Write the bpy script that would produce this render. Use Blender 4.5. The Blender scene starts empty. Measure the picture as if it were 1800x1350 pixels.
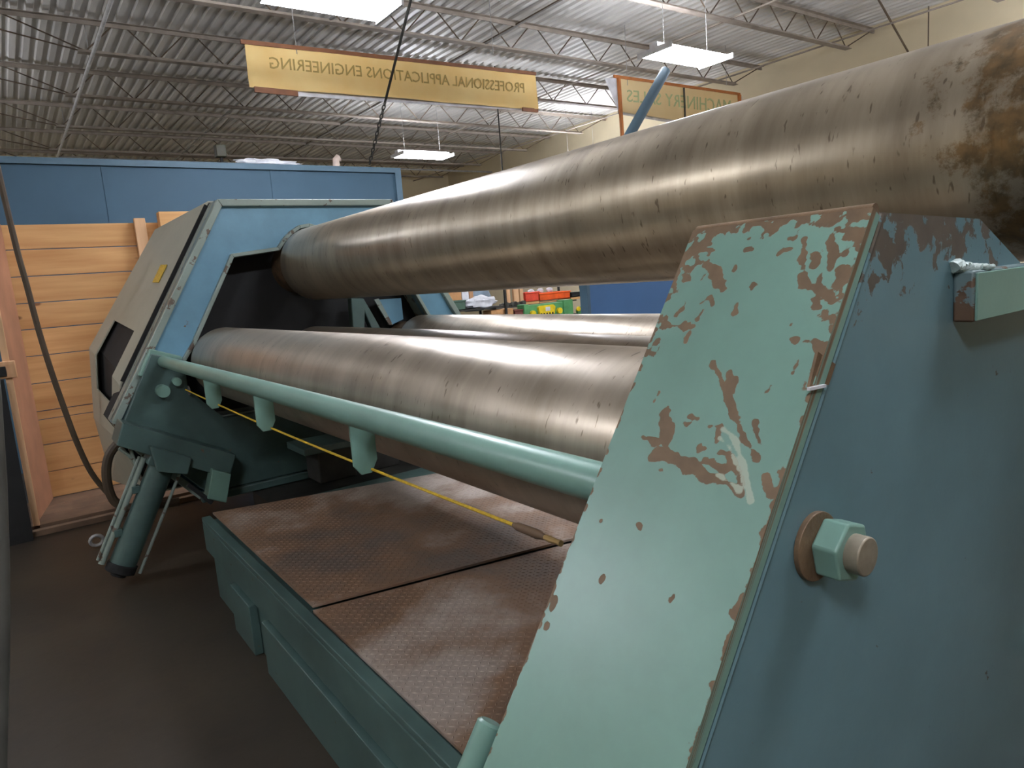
import bpy, bmesh, math, random
import numpy as np
from mathutils import Vector, Matrix, noise
from mathutils.geometry import tessellate_polygon
random.seed(7)
C = bpy.context.scene.collection
sc = bpy.context.scene
H = 1.85                       # eye height: coordinates below are written relative to the eye level

# ------------------------------------------------------------------ camera
FPX = 1228.4
RM = np.array([[0.80551325, 0.15037943, -0.57317923],
               [-0.58759061, 0.07746898, -0.80544139],
               [-0.0767182, 0.98558845, 0.15076383]])
cam_d = bpy.data.cameras.new('camera'); cam = bpy.data.objects.new('camera', cam_d); C.objects.link(cam)
cam_d.sensor_width = 36.0; cam_d.lens = FPX/1800*36.0; cam_d.clip_start = 0.02; cam_d.clip_end = 200
m4 = Matrix([list(RM[0])+[0], list(RM[1])+[0], list(RM[2])+[H], [0, 0, 0, 1]])
cam.matrix_world = m4
sc.camera = cam

# ------------------------------------------------------------------ world, exposure
w = bpy.data.worlds.new('world'); sc.world = w; w.use_nodes = True
w.node_tree.nodes['Background'].inputs[0].default_value = (0.8, 0.85, 1.0, 1)
w.node_tree.nodes['Background'].inputs[1].default_value = 0.05
sc.view_settings.view_transform = 'Standard'; sc.view_settings.look = 'None'
sc.view_settings.exposure = 0.42; sc.view_settings.gamma = 1.0
sc.view_settings.use_curve_mapping = False
LAMP_EMIT = 88.0
LAMPS = [(3.1, 6.95, 2.80), (8.2, 6.75, 2.80), (8.15, 14.2, 2.80), (-2.0, -1.3, 2.80), (3.0, -0.1, 2.80),
         (8.2, -0.4, 2.80), (12.9, 14.2, 2.80), (-4.8, 6.9, 2.80), (12.6, 3.2, 2.8), (-2.0, 14.2, 2.8),  # lamps left of crate, behind partition, by right wall added unseen for fill
         (-7.2, 14.2, 2.8)]  # added out of sight to lift the left ceiling

# ------------------------------------------------------------------ geometry helpers
def ray(x, y):
    return RM @ np.array([(x-900)/FPX, -(y-675)/FPX, -1.0])
def onY(x, y, Y):
    r = ray(x, y); return tuple(r*(Y/r[1]))
def onPlane(x, y, p0, n):
    r = ray(x, y); p0 = np.array(p0); n = np.array(n)
    return tuple(r*((p0@n)/(r@n)))
def n3(a, b, c):
    a, b, c = map(np.array, (a, b, c)); n = np.cross(b-a, c-a); return n/np.linalg.norm(n)

class MB:
    def __init__(s): s.v = []; s.f = []
    def add(s, vs, fs):
        o = len(s.v); s.v += [tuple(map(float, q)) for q in vs]; s.f += [tuple(i+o for i in f) for f in fs]; return s
    def box(s, x0, x1, y0, y1, z0, z1):
        return s.add([(x0,y0,z0),(x1,y0,z0),(x1,y1,z0),(x0,y1,z0),(x0,y0,z1),(x1,y0,z1),(x1,y1,z1),(x0,y1,z1)],
                     [(0,3,2,1),(4,5,6,7),(0,1,5,4),(1,2,6,5),(2,3,7,6),(3,0,4,7)])
    def hexa(s, b, t):           # four bottom corners, four top corners
        return s.add(list(b)+list(t), [(3,2,1,0),(4,5,6,7),(0,1,5,4),(1,2,6,5),(2,3,7,6),(3,0,4,7)])
    def bar(s, p, q, wd, ht, up=(0,0,1)):
        p, q, up = Vector(p), Vector(q), Vector(up); d = (q-p).normalized()
        a = d.cross(up)
        if a.length < 1e-4: a = d.cross(Vector((0,1,0)))
        a.normalize(); b = a.cross(d).normalized(); a = a*wd/2; b = b*ht/2
        return s.hexa([p-a-b, p+a-b, p+a+b, p-a+b], [q-a-b, q+a-b, q+a+b, q-a+b])
    def prism(s, poly, y0, y1, holes=()):
        loops = [list(poly)]+[list(h) for h in holes]
        flat = [p for l in loops for p in l]; n = len(flat)
        tri = tessellate_polygon([[Vector((p[0], p[1], 0)) for p in l] for l in loops])
        vs = [(p[0], y0, p[1]) for p in flat]+[(p[0], y1, p[1]) for p in flat]
        fs = [tuple(t) for t in tri]+[(t[2]+n, t[1]+n, t[0]+n) for t in tri]
        o = 0
        for l in loops:
            k = len(l)
            for i in range(k):
                a, b = o+i, o+(i+1) % k; fs.append((a, b, b+n, a+n))
            o += k
        return s.add(vs, fs)
    def tube(s, path, r, n=12, caps=True):
        path = [Vector(p) for p in path]; k = len(path)
        rs = r if isinstance(r, (list, tuple)) else [r]*k
        vs = []; fs = []; prev = None
        for i, p in enumerate(path):
            d = (path[min(i+1, k-1)]-path[max(i-1, 0)]).normalized()
            if prev is None:
                a = d.cross(Vector((0,0,1)));
                if a.length < 1e-3: a = d.cross(Vector((0,1,0)))
            else: a = prev-d*prev.dot(d)
            a.normalize(); prev = a; b = d.cross(a)
            for j in range(n):
                t = 2*math.pi*j/n; vs.append(p+(a*math.cos(t)+b*math.sin(t))*rs[i])
        for i in range(k-1):
            for j in range(n):
                fs.append((i*n+j, i*n+(j+1)%n, (i+1)*n+(j+1)%n, (i+1)*n+j))
        if caps: fs.append(tuple(range(n))[::-1]); fs.append(tuple((k-1)*n+j for j in range(n)))
        return s.add(vs, fs)
    def cyl(s, p, q, r, n=24, r2=None): return s.tube([p, q], [r, r if r2 is None else r2], n)
    def plate(s, pts, n, t):     # planar polygon given as 3-D points, thickened by t along n
        n = Vector(n).normalized(); k = len(pts); P = [Vector(p) for p in pts]
        u = (P[1]-P[0]).normalized(); v = n.cross(u)
        tri = tessellate_polygon([[Vector((p.dot(u), p.dot(v), 0)) for p in P]])
        return s.add(P+[p+n*t for p in P], [tuple(t_) for t_ in tri]+[(a[2]+k, a[1]+k, a[0]+k) for a in tri]+
                     [(i, (i+1)%k, (i+1)%k+k, i+k) for i in range(k)])

def mesh_from(name, mb, org, smooth=True, ang=35):
    me = bpy.data.meshes.new(name)
    ox, oy, oz = org
    me.from_pydata([(x-ox, y-oy, z+H-oz) for x, y, z in mb.v], [], mb.f)
    bm = bmesh.new(); bm.from_mesh(me); bmesh.ops.recalc_face_normals(bm, faces=bm.faces); bm.to_mesh(me); bm.free()
    if smooth:
        me.shade_smooth(); me.set_sharp_from_angle(angle=math.radians(ang))
    return me
ORG = {}
def tag(o, label=None, cat=None, group=None, kind=None):
    if label: o['label'] = label
    if cat: o['category'] = cat
    if group: o['group'] = group
    if kind: o['kind'] = kind
    return o
def empty(name, loc, label, cat, group=None):
    """loc in eye-level coordinates"""
    o = bpy.data.objects.new(name, None); C.objects.link(o); o.empty_display_size = .2
    wl = (loc[0], loc[1], loc[2]+H); o.location = wl; ORG[o.name] = wl
    return tag(o, label, cat, group)
def obj(name, mb, mat, parent=None, bevel=0, smooth=True, label=None, ang=35, org=None, seg=2):
    if parent is not None: og = ORG[parent.name]
    else: og = org if org else (0, 0, 0)
    me = mesh_from(name, mb, og, smooth, ang)
    o = bpy.data.objects.new(name, me); C.objects.link(o)
    me.materials.append(mat)
    if parent is not None: o.parent = parent
    else: o.location = og
    ORG[o.name] = og
    if bevel:
        b = o.modifiers.new('bevel', 'BEVEL'); b.width = bevel; b.segments = seg; b.limit_method = 'ANGLE'; b.angle_limit = math.radians(40)
    if label: o['label'] = label
    return o

# ------------------------------------------------------------------ materials
def srgb(r, g, b):
    f = lambda c: (c/255/12.92) if c/255 <= .04045 else ((c/255+.055)/1.055)**2.4
    return (f(r), f(g), f(b), 1)
def newmat(name):
    m = bpy.data.materials.new(name); m.use_nodes = True; nt = m.node_tree
    return m, nt, nt.nodes['Principled BSDF']
def N(nt, typ, **kw):
    n = nt.nodes.new(typ)
    for k, v in kw.items(): setattr(n, k, v)
    return n
def coords(nt, scale=(1,1,1), rot=(0,0,0), out='Object'):
    tc = N(nt, 'ShaderNodeTexCoord'); mp = N(nt, 'ShaderNodeMapping')
    mp.inputs['Scale'].default_value = scale; mp.inputs['Rotation'].default_value = rot
    nt.links.new(tc.outputs[out], mp.inputs[0]); return mp.outputs[0]
def noisef(nt, vec, scale, detail=5, rough=.55):
    n = N(nt, 'ShaderNodeTexNoise'); n.inputs['Scale'].default_value = scale; n.inputs['Detail'].default_value = detail
    n.inputs['Roughness'].default_value = rough; nt.links.new(vec, n.inputs['Vector']); return n.outputs['Fac']
def ramp(nt, fac, *stops):
    r = N(nt, 'ShaderNodeValToRGB'); e = r.color_ramp.elements
    while len(e) < len(stops): e.new(.5)
    for el, (p, c) in zip(e, stops):
        el.position = p; el.color = c if isinstance(c, tuple) else (c, c, c, 1)
    nt.links.new(fac, r.inputs[0]); return r.outputs[0]
def mix(nt, fac, a, b, mode='MIX'):
    n = N(nt, 'ShaderNodeMix'); n.data_type = 'RGBA'; n.blend_type = mode
    for s, v in ((n.inputs[0], fac), (n.inputs[6], a), (n.inputs[7], b)):
        if hasattr(v, 'links'): nt.links.new(v, s)
        else: s.default_value = v
    return n.outputs[2]
def math_(nt, op, a, b=None, clamp=False):
    n = N(nt, 'ShaderNodeMath'); n.operation = op; n.use_clamp = clamp
    for s, v in ((n.inputs[0], a), (n.inputs[1], b)):
        if v is None: continue
        if hasattr(v, 'links'): nt.links.new(v, s)
        else: s.default_value = v
    return n.outputs[0]
def bump(nt, bs, h, strength=.3, dist=.01):
    b = N(nt, 'ShaderNodeBump'); b.inputs['Strength'].default_value = strength; b.inputs['Distance'].default_value = dist
    nt.links.new(h, b.inputs['Height']); nt.links.new(b.outputs[0], bs.inputs['Normal'])
def simple(name, col, rough=.6, metal=0, var=.12, scale=8, dark=None, bmp=0, stretch=(1,1,1)):
    m, nt, b = newmat(name); v = coords(nt, stretch)
    f = noisef(nt, v, scale)
    d = dark or tuple([c*(1-var*2) for c in col[:3]]+[1]); l = tuple([min(1, c*(1+var)) for c in col[:3]]+[1])
    nt.links.new(ramp(nt, f, (.3, d), (.7, l)), b.inputs['Base Color'])
    b.inputs['Roughness'].default_value = rough; b.inputs['Metallic'].default_value = metal
    if bmp: bump(nt, b, noisef(nt, v, scale*12), bmp, .004)
    return m
def paint(name, col, chip=.68, chipscale=14, rustcol=srgb(116,94,70), dirt=.25, attr=False, ztop=None, rough=.34):
    m, nt, b = newmat(name); v = coords(nt)
    f = noisef(nt, v, 3.0, 6)
    c = ramp(nt, f, (.3, tuple([x*(1-dirt) for x in col[:3]]+[1])), (.7, col))
    fine = noisef(nt, v, 60, 3)
    c = mix(nt, math_(nt, 'MULTIPLY', fine, .12), c, (.12, .13, .11, 1))
    # chips
    vo = N(nt, 'ShaderNodeTexNoise'); vo.inputs['Scale'].default_value = chipscale; vo.inputs['Detail'].default_value = 7
    vo.inputs['Roughness'].default_value = .6; vo.inputs['Distortion'].default_value = .3
    nt.links.new(v, vo.inputs['Vector'])
    chipf = ramp(nt, vo.outputs['Fac'], (chip, 0.0), (chip+.012, 1.0))
    if ztop is not None:         # extra wear along the upper edge
        sx = N(nt, 'ShaderNodeSeparateXYZ'); nt.links.new(v, sx.inputs[0])
        mr = N(nt, 'ShaderNodeMapRange'); mr.inputs[1].default_value = ztop[0]; mr.inputs[2].default_value = ztop[1]
        mr.inputs[3].default_value = 0; mr.inputs[4].default_value = .30
        nt.links.new(sx.outputs[2], mr.inputs[0])
        s = math_(nt, 'ADD', vo.outputs['Fac'], mr.outputs[0])
        chipf = ramp(nt, s, (chip, 0.0), (chip+.03, 1.0))
    rc = ramp(nt, noisef(nt, v, 25, 4), (.3, tuple([x*.7 for x in rustcol[:3]]+[1])), (.7, rustcol))
    if attr:
        a = N(nt, 'ShaderNodeAttribute'); a.attribute_name = 'wear'; a.attribute_type = 'GEOMETRY'
        chipf = math_(nt, 'MAXIMUM', chipf, ramp(nt, a.outputs['Fac'], (.49, 0.0), (.55, 1.0)))
    c = mix(nt, chipf, c, rc)
    if attr:
        a2 = N(nt, 'ShaderNodeAttribute'); a2.attribute_name = 'scrape'; a2.attribute_type = 'GEOMETRY'
        c = mix(nt, ramp(nt, a2.outputs['Fac'], (.5, 0.0), (.7, .8)), c, srgb(168, 178, 160))
    nt.links.new(c, b.inputs['Base Color'])
    nt.links.new(ramp(nt, chipf, (0, rough), (1, .6)), b.inputs['Roughness'])
    inv = math_(nt, 'SUBTRACT', 1.0, chipf)
    bump(nt, b, math_(nt, 'ADD', inv, math_(nt, 'MULTIPLY', noisef(nt, v, 90, 2), .25)), .35, .0015)
    return m
def steel(name, col1, col2, rust=None):
    m, nt, b = newmat(name)
    v = coords(nt, (1.1, 6, 1.1)); v2 = coords(nt)
    f1 = noisef(nt, v, 1.5, 6, .6); f2 = noisef(nt, v2, 1.6, 5)
    c = ramp(nt, f1, (.32, col1), (.62, col2))
    c = mix(nt, ramp(nt, f2, (.4, 0.0), (.75, .28)), c, tuple([x*.6 for x in col1[:3]]+[1]))
    # small elongated pits
    v3 = coords(nt, (9, 30, 9)); pit = noisef(nt, v3, 2.0, 2)
    c = mix(nt, ramp(nt, pit, (.655, 0.0), (.72, .7)), c, srgb(84, 70, 54))
    if rust:
        sx = N(nt, 'ShaderNodeSeparateXYZ'); nt.links.new(v2, sx.inputs[0])
        mr = N(nt, 'ShaderNodeMapRange'); mr.inputs[1].default_value = rust[0]; mr.inputs[2].default_value = rust[1]
        mr.inputs[3].default_value = 0; mr.inputs[4].default_value = .36
        nt.links.new(sx.outputs[1], mr.inputs[0])
        rn = noisef(nt, v2, 13, 9, .72)
        s = math_(nt, 'ADD', rn, mr.outputs[0])
        c = mix(nt, ramp(nt, s, (.76, 0.0), (.86, .85)), c, ramp(nt, noisef(nt, v2, 30, 5), (.35, srgb(80, 66, 42)), (.65, srgb(128, 98, 60))))
    nt.links.new(c, b.inputs['Base Color'])
    b.inputs['Metallic'].default_value = .64
    nt.links.new(ramp(nt, f1, (.3, .29), (.7, .33)), b.inputs['Roughness'])
    bump(nt, b, noisef(nt, v2, 55, 4), .06, .002)
    return m
def emis(name, col, s):
    m, nt, b = newmat(name); b.inputs['Emission Color'].default_value = col; b.inputs['Emission Strength'].default_value = s
    b.inputs['Base Color'].default_value = (.9, .9, .9, 1); return m

MINT = srgb(124, 162, 148)
M = {}
M['paint'] = paint('green_paint', MINT, .70, 9)
M['paint_face'] = paint('green_paint_worn', MINT, .72, 11, attr=True)
M['paint_shaded'] = paint('green_paint_shaded', srgb(106,140,148), .70, 22, rustcol=srgb(98,88,76), ztop=(-.12+H, .06+H))  # mint paint darkened and blued; shade of outer face put into its colour
M['paint_far'] = paint('blue_green_paint', srgb(116,164,188), .72, 8)
M['paint_edge'] = paint('green_paint_edge', srgb(150,165,155), .60, 12, rustcol=srgb(110,95,82))
M['paint_lower'] = paint('green_paint_dark', srgb(80,106,102), .68, 9, dirt=.45)  # darker, more mottled green for the bed and lower parts
M['paint_cover'] = paint('grey_green_cover_paint', srgb(172,170,152), .80, 6, dirt=.12, rough=.5)
M['weld'] = simple('weld_paint', srgb(190,205,200), .3, 0, .1, 30, bmp=.5)
M['steel'] = steel('rolled_steel', srgb(138,125,106), srgb(172,159,138), (.92-3.2, .64-3.2))
M['steel_plain'] = steel('rolled_steel_plain', srgb(154,141,124), srgb(182,169,152))
M['rust'] = simple('rusty_steel', srgb(122,98,74), .55, .3, .25, 14, bmp=.3)
M['bolt'] = simple('bolt_end_steel', srgb(150,140,122), .5, .4, .15, 40)
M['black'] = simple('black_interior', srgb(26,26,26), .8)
M['dark'] = simple('dark_steel', srgb(52,50,46), .6, .3, .2, 10)
M['joist'] = simple('grey_joist_paint', srgb(158,146,134), .7, 0, .15, 4)
M['joist_dark'] = simple('brown_joist_primer', srgb(96,80,64), .7, 0, .15, 4)
M['deck'] = simple('galvanised_roof_deck', srgb(222,218,212), .5, 0, .10, 1.2, stretch=(4,.4,4))
M['cream'] = simple('cream_wall', srgb(222,207,174), .85, 0, .05, .8)
M['blue'] = simple('blue_partition', srgb(54,82,100), .7, 0, .06, 1)
M['blue_trim'] = simple('blue_partition_trim', srgb(74,100,116), .6, 0, .06, 2)
M['blue_bright'] = simple('bright_blue_panel', srgb(66,106,152), .5, 0, .05, 2)
M['yellow'] = simple('yellow_cord', srgb(214,176,36), .5, 0, .15, 60)
M['brass'] = simple('brass_end', srgb(170,140,90), .4, .5)
M['sleeve'] = simple('brown_sleeve', srgb(104,82,62), .7)
M['hose'] = simple('brown_rubber_cable', srgb(74,60,44), .6)
M['white'] = simple('white_enamel', srgb(225,225,228), .4)
M['whitesheet'] = simple('white_sheet', srgb(222,222,226), .6)
M['grey'] = simple('grey_galvanised_pipe', srgb(84,82,76), .5, .3)
M['wire'] = simple('grey_wire', srgb(168,166,164), .5, .3)
M['lit'] = emis('fluorescent_tube', (.86, .90, 1.0, 1), LAMP_EMIT)

# diamond plate
m, nt, b = newmat('tread_plate_steel'); v = coords(nt)
c = ramp(nt, noisef(nt, v, 1.3, 7, .58), (.38, srgb(112,98,88)), (.5, srgb(142,112,88)), (.62, srgb(186,172,160)))
c = mix(nt, ramp(nt, noisef(nt, v, 40, 4), (.45, 0.0), (.8, .3)), c, srgb(80,70,64))
nt.links.new(c, b.inputs['Base Color']); b.inputs['Metallic'].default_value = .2
nt.links.new(ramp(nt, noisef(nt, v, 5, 5), (.3, .34), (.7, .55)), b.inputs['Roughness'])
bump(nt, b, noisef(nt, v, 120, 3), .25, .002)
M['tread'] = m
# pine
def pine(name, c1, c2, stretch):
    m, nt, b = newmat(name); v = coords(nt, stretch)
    oi = N(nt, 'ShaderNodeObjectInfo'); ad = N(nt, 'ShaderNodeVectorMath'); ad.operation = 'ADD'
    sc_ = N(nt, 'ShaderNodeVectorMath'); sc_.operation = 'SCALE'
    cb = N(nt, 'ShaderNodeCombineXYZ')
    for i in range(3): nt.links.new(oi.outputs['Random'], cb.inputs[i])
    nt.links.new(cb.outputs[0], sc_.inputs[0]); sc_.inputs['Scale'].default_value = 37
    nt.links.new(v, ad.inputs[0]); nt.links.new(sc_.outputs[0], ad.inputs[1])
    vv = ad.outputs[0]
    g = noisef(nt, vv, 2.0, 5, .55)
    c = ramp(nt, g, (.3, c1), (.7, c2))
    c = mix(nt, math_(nt, 'MULTIPLY', oi.outputs['Random'], .22), c, tuple([x*.62 for x in c1[:3]]+[1]))
    vo = N(nt, 'ShaderNodeTexVoronoi'); vo.inputs['Scale'].default_value = 1.0
    kv = coords(nt, (1.7, 1, 3.4)); ad2 = N(nt, 'ShaderNodeVectorMath'); ad2.operation = 'ADD'
    nt.links.new(kv, ad2.inputs[0]); nt.links.new(sc_.outputs[0], ad2.inputs[1]); nt.links.new(ad2.outputs[0], vo.inputs['Vector'])
    c = mix(nt, ramp(nt, vo.outputs['Distance'], (.05, .85), (.085, 0.0)), c, srgb(120,72,34))
    nt.links.new(c, b.inputs['Base Color']); b.inputs['Roughness'].default_value = .65
    return m
M['pine'] = pine('pine_board', srgb(206,150,92), srgb(232,184,124), (.5, 1, 7))
M['pine_v'] = pine('pine_stud', srgb(206,156,112), srgb(232,190,146), (7, 7, .5))
M['ply'] = simple('pinkish_plywood', srgb(172,122,92), .75, 0, .1, 3)
M['shaded_grimy_board'] = simple('shaded_grimy_floor_board', srgb(116,92,72), .75, 0, .2, 4)  # crate floor's shade put into the colour; the front runner is dirty
# concrete
m, nt, b = newmat('dark_concrete_floor'); v = coords(nt)
c = ramp(nt, noisef(nt, v, .8, 8, .62), (.3, srgb(38,32,25)), (.7, srgb(64,54,40)))
c = mix(nt, ramp(nt, noisef(nt, v, 3.2, 6), (.52, 0.0), (.72, .6)), c, srgb(36,30,28))
nt.links.new(c, b.inputs['Base Color']); b.inputs['Roughness'].default_value = .55
bump(nt, b, noisef(nt, v, 18, 6), .2, .006)
M['floor'] = m
# banner cloth, seen from behind: thin enough to let light through
def cloth(name, c1, c2):
    m, nt, b = newmat(name); v = coords(nt)
    c = ramp(nt, noisef(nt, v, 1.6, 5), (.3, c1), (.7, c2))
    c = mix(nt, math_(nt, 'MULTIPLY', noisef(nt, coords(nt, (40,40,40)), 6, 2), .18), c, tuple([x*.7 for x in c1[:3]]+[1]))
    nt.links.new(c, b.inputs['Base Color']); b.inputs['Roughness'].default_value = .8
    tr = N(nt, 'ShaderNodeBsdfTranslucent'); nt.links.new(c, tr.inputs['Color'])
    mx = N(nt, 'ShaderNodeMixShader'); mx.inputs[0].default_value = .28
    out = nt.nodes['Material Output']
    nt.links.new(b.outputs[0], mx.inputs[1]); nt.links.new(tr.outputs[0], mx.inputs[2]); nt.links.new(mx.outputs[0], out.inputs[0])
    return m
M['banner'] = cloth('ochre_banner_cloth', srgb(244,208,134), srgb(252,226,160))
M['banner2'] = cloth('pale_ochre_banner_cloth', srgb(244,220,168), srgb(250,230,184))
M['stick'] = simple('brown_batten', srgb(120,72,40), .6)
M['stick2'] = simple('orange_brown_batten', srgb(190,116,60), .6)
M['letter'] = simple('brown_lettering', srgb(158,132,66), .7, 0, .05)
M['letter2'] = simple('green_lettering', srgb(186,194,142), .7, 0, .05)

# ================================================================== THE SETTING
FL = -H
def struct(name, mb, mat, **k):
    o = obj(name, mb, mat, **k); o['kind'] = 'structure'; return o
XL, XR, YF, YB, ZD = -9.0, 14.8, -9.0, 24.0, 4.34
struct('floor', MB().box(XL-.2, XR+.2, YF-.2, YB+.2, FL-.1, FL), M['floor'], smooth=False)
struct('wall_right', MB().box(XR, XR+.2, YF, YB, FL, ZD+.25), M['cream'], smooth=False)
struct('wall_left', MB().box(XL-.2, XL, YF, YB, FL, ZD+.25), M['cream'], smooth=False)
struct('wall_back', MB().box(XL, XR, YB, YB+.2, FL, ZD+.25), M['cream'], smooth=False)
struct('wall_front', MB().box(XL, XR, YF-.2, YF, FL, ZD+.25), M['cream'], smooth=False)
# corrugated deck
pitch = .19; dk = MB(); prof = []
x = XL
while x < XR:
    prof += [(x, ZD+.04), (x+.045, ZD+.04), (x+.062, ZD), (x+pitch-.045, ZD), (x+pitch-.028, ZD+.04)]
    x += pitch
prof.append((XR, ZD+.04))
k = len(prof)
vs = [(a, YF, z) for a, z in prof]+[(a, YB, z) for a, z in prof]+[(a, YF, z+.004) for a, z in prof]+[(a, YB, z+.004) for a, z in prof]
fs = [(i, i+1, k+i+1, k+i) for i in range(k-1)]+[(2*k+i+1, 2*k+i, 3*k+i, 3*k+i+1) for i in range(k-1)]
dk.add(vs, fs)
ceiling = struct('ceiling', dk, M['deck'], smooth=False)
roofm = MB().box(XL, XR, YF, YB, ZD+.06, ZD+.16)
obj('roof_slab', roofm, M['black'], ceiling, smooth=False)

# bar joists: chords and web rods, shared meshes
def shared(mb, name, mat):
    me = mesh_from(name, mb, (0, 0, H), smooth=False); me.materials.append(mat); return me
ZT, ZB = 4.27, 3.80
def xprof(poly, x0, x1):
    n_ = len(poly); return MB().add([(x0, a_, b_) for a_, b_ in poly]+[(x1, a_, b_) for a_, b_ in poly],
        [(i_, (i_+1) % n_, (i_+1) % n_+n_, i_+n_) for i_ in range(n_)]+[tuple(range(n_))[::-1], tuple(range(n_, 2*n_))])
mt_ = xprof([(-.075, ZT), (-.075, ZT-.007), (-.014, ZT-.007), (-.014, ZT-.065), (.014, ZT-.065), (.014, ZT-.007), (.075, ZT-.007), (.075, ZT)], -1.3, 14.75)
me_top = shared(mt_, 'top_chord', M['joist'])
mb_ = xprof([(-.065, ZB), (-.065, ZB-.007), (.065, ZB-.007), (.065, ZB), (.014, ZB), (.014, ZB+.045), (-.014, ZB+.045), (-.014, ZB)], 1.5, 13.8)
me_bot = shared(mb_, 'bottom_chord', M['joist'])
def rodmesh(x0, x1, z0, z1, nm):
    return shared(MB().tube([(x0, 0, z0), (x1, 0, z1)], .011, 6), nm, M['joist_dark'])
step = (13.8-1.6-.1)/12
r_up = rodmesh(0, -step*.42, ZB+.02, ZT-.03, 'web_rod'); r_dn = rodmesh(0, step*.42, ZB+.02, ZT-.03, 'web_rod')
r_endL = rodmesh(0, -2.3, ZB+.02, ZT-.03, 'web_rod'); r_endR = rodmesh(0, .95, ZB+.02, ZT-.03, 'web_rod')
def lk(name, me, parent, loc=(0,0,0)):
    o = bpy.data.objects.new(name, me); o.parent = parent; o.location = loc; C.objects.link(o); return o
for i in range(-3, 8):
    Y = 4.93+2.545*i
    if Y > 23.5: continue
    j = lk('roof_joist', me_top, ceiling, (0, Y, H))
    lk('bottom_chord', me_bot, j)
    if i < 0: continue
    for q in range(13):
        xx = 1.6+step*q
        if q < 12: lk('web_rod', r_dn, j, (xx, 0, 0))
        if q > 0: lk('web_rod', r_up, j, (xx, 0, 0))
    lk('web_rod', r_endL, j, (1.55, 0, 0)); lk('web_rod', r_endR, j, (13.7, 0, 0))
    lk('web_rod', rodmesh(0, -1.05, ZB+.02, ZT-.03, 'web_rod') if i == 0 else web_in, j, (1.62, 0, 0)) if i else None
    if i == 0: web_in = rodmesh(0, -1.05, ZB+.02, ZT-.03, 'web_rod')
# bridging angles and pipes running along the hall
for (bx_, z_, mm, r_) in [(4.43, 3.84, 'wire', .018), (7.12, 3.84, 'wire', .018), (7.8, 4.22, 'joist_dark', .03), (10.2, 3.84, 'joist', .02), (13.2, 3.84, 'joist', .02), (-1.2, 4.1, 'joist', .05)]:
    obj('bridging_angle', MB().bar((bx_, YF+.1, z_), (bx_, YB-.1, z_), r_*1.6, r_*1.2), M[mm], ceiling, smooth=False)
sp = empty('sprinkler_pipe', (1.66, 8, 3.74), 'long pale sprinkler pipe running under the joists at the far left of the ceiling', 'pipe')
obj('pipe_run', MB().cyl((1.66, YF+.2, 3.72), (1.66, 20.6, 3.72), .026, 10), M['white'], sp)
obj('cross_main', MB().cyl((1.66, 20.6, 3.72), (14.5, 20.6, 3.66), .03, 10), M['wire'], sp)
for yy in (7.6, 12.7, 17.8): obj('hanger', MB().cyl((1.66, yy, 3.72), (1.66, yy, 4.27), .006, 6), M['wire'], sp)
o = obj('wall_conduit', MB().cyl((14.72, YF+.2, 3.60), (14.72, 12.2, 3.60), .022, 8), M['cream'], org=(14.72, 0, 0))
tag(o, 'thin cream conduit running high along the cream wall at right', 'pipe')
# end diagonals brace and rods near the right wall
o = obj('brace_rod', MB().cyl((12.95, 6.50, 4.25), (14.795, 6.67, 3.34), .018, 8), M['joist_dark'], org=(13, 6.5, 0)); tag(o, 'dark diagonal brace rod crossing in front of the cream wall at upper right', 'rod')
o = obj('drop_rod', MB().cyl((14.5, 6.35, 4.3), (14.5, 6.35, -1.0), .011, 8), M['joist_dark'], org=(14.5, 6.35, 0)); tag(o, 'thin vertical dark rod against the cream wall at upper right', 'rod')

# ---------- blue partition
wm = struct('wall_partition', MB().box(-6, 5.20, 10.0, 10.14, FL, 1.72), M['blue'], smooth=False)
obj('top_trim', MB().box(-6, 5.30, 9.965, 10.16, 1.72, 1.795), M['blue_trim'], wm, smooth=False)
obj('end_trim', MB().box(5.20, 5.30, 9.965, 10.16, FL, 1.72), M['blue_trim'], wm, smooth=False)
for xx in (-3.6, -1.2, 1.25, 3.3):
    obj('panel_joint', MB().box(xx-.012, xx+.012, 9.992, 10.0, FL, 1.72), M['blue'], wm, smooth=False)
# small things on top of the partition
fl = empty('floodlight', (2.33, 10.07, 1.795), 'small dark floodlight standing on top of the blue partition wall', 'floodlight')
p = onY(388, 270, 10.07)
obj('stand', MB().tube([(p[0], 10.07, 1.795), (p[0], 10.07, 1.81), (p[0], 10.07, 1.812), (p[0], 10.07, 1.92)], [.08, .08, .02, .02], 12), M['black'], fl)
obj('lamp_head', MB().box(p[0]-.07, p[0]+.06, 10.0, 10.12, 1.88, 2.04), simple('olive_dark', srgb(52,50,30), .6), fl, bevel=.01)
def blob(cx, cy, cz, sx, sy, sz, seed, nu=14, nv=8, amp=.25):
    mb = MB(); vs = []; fs = []
    for i in range(nv+1):
        ph = math.pi*i/nv
        for j in range(nu):
            t = 2*math.pi*j/nu
            d = Vector((math.sin(ph)*math.cos(t), math.sin(ph)*math.sin(t), math.cos(ph)))
            k_ = 1+amp*noise.noise(d*2.1+Vector((seed, seed*1.7, 3)))
            vs.append((cx+d.x*sx*k_, cy+d.y*sy*k_, max(cz-sz*.9, cz+d.z*sz*k_)))
    for i in range(nv):
        for j in range(nu):
            fs.append((i*nu+j, i*nu+(j+1)%nu, (i+1)*nu+(j+1)%nu, (i+1)*nu+j))
    return mb.add(vs, fs)
p = onY(470, 285, 10.07)
o = obj('plastic_sheeting', blob(p[0], 10.08, 1.83, .42, .08, .05, 2, 24, 8, .6), M['whitesheet'], org=(p[0], 10.07, 1.795+H)); tag(o, 'low heap of clear plastic sheeting lying on the blue partition top', 'sheeting')
p = onY(591, 288, 10.07)
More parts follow.
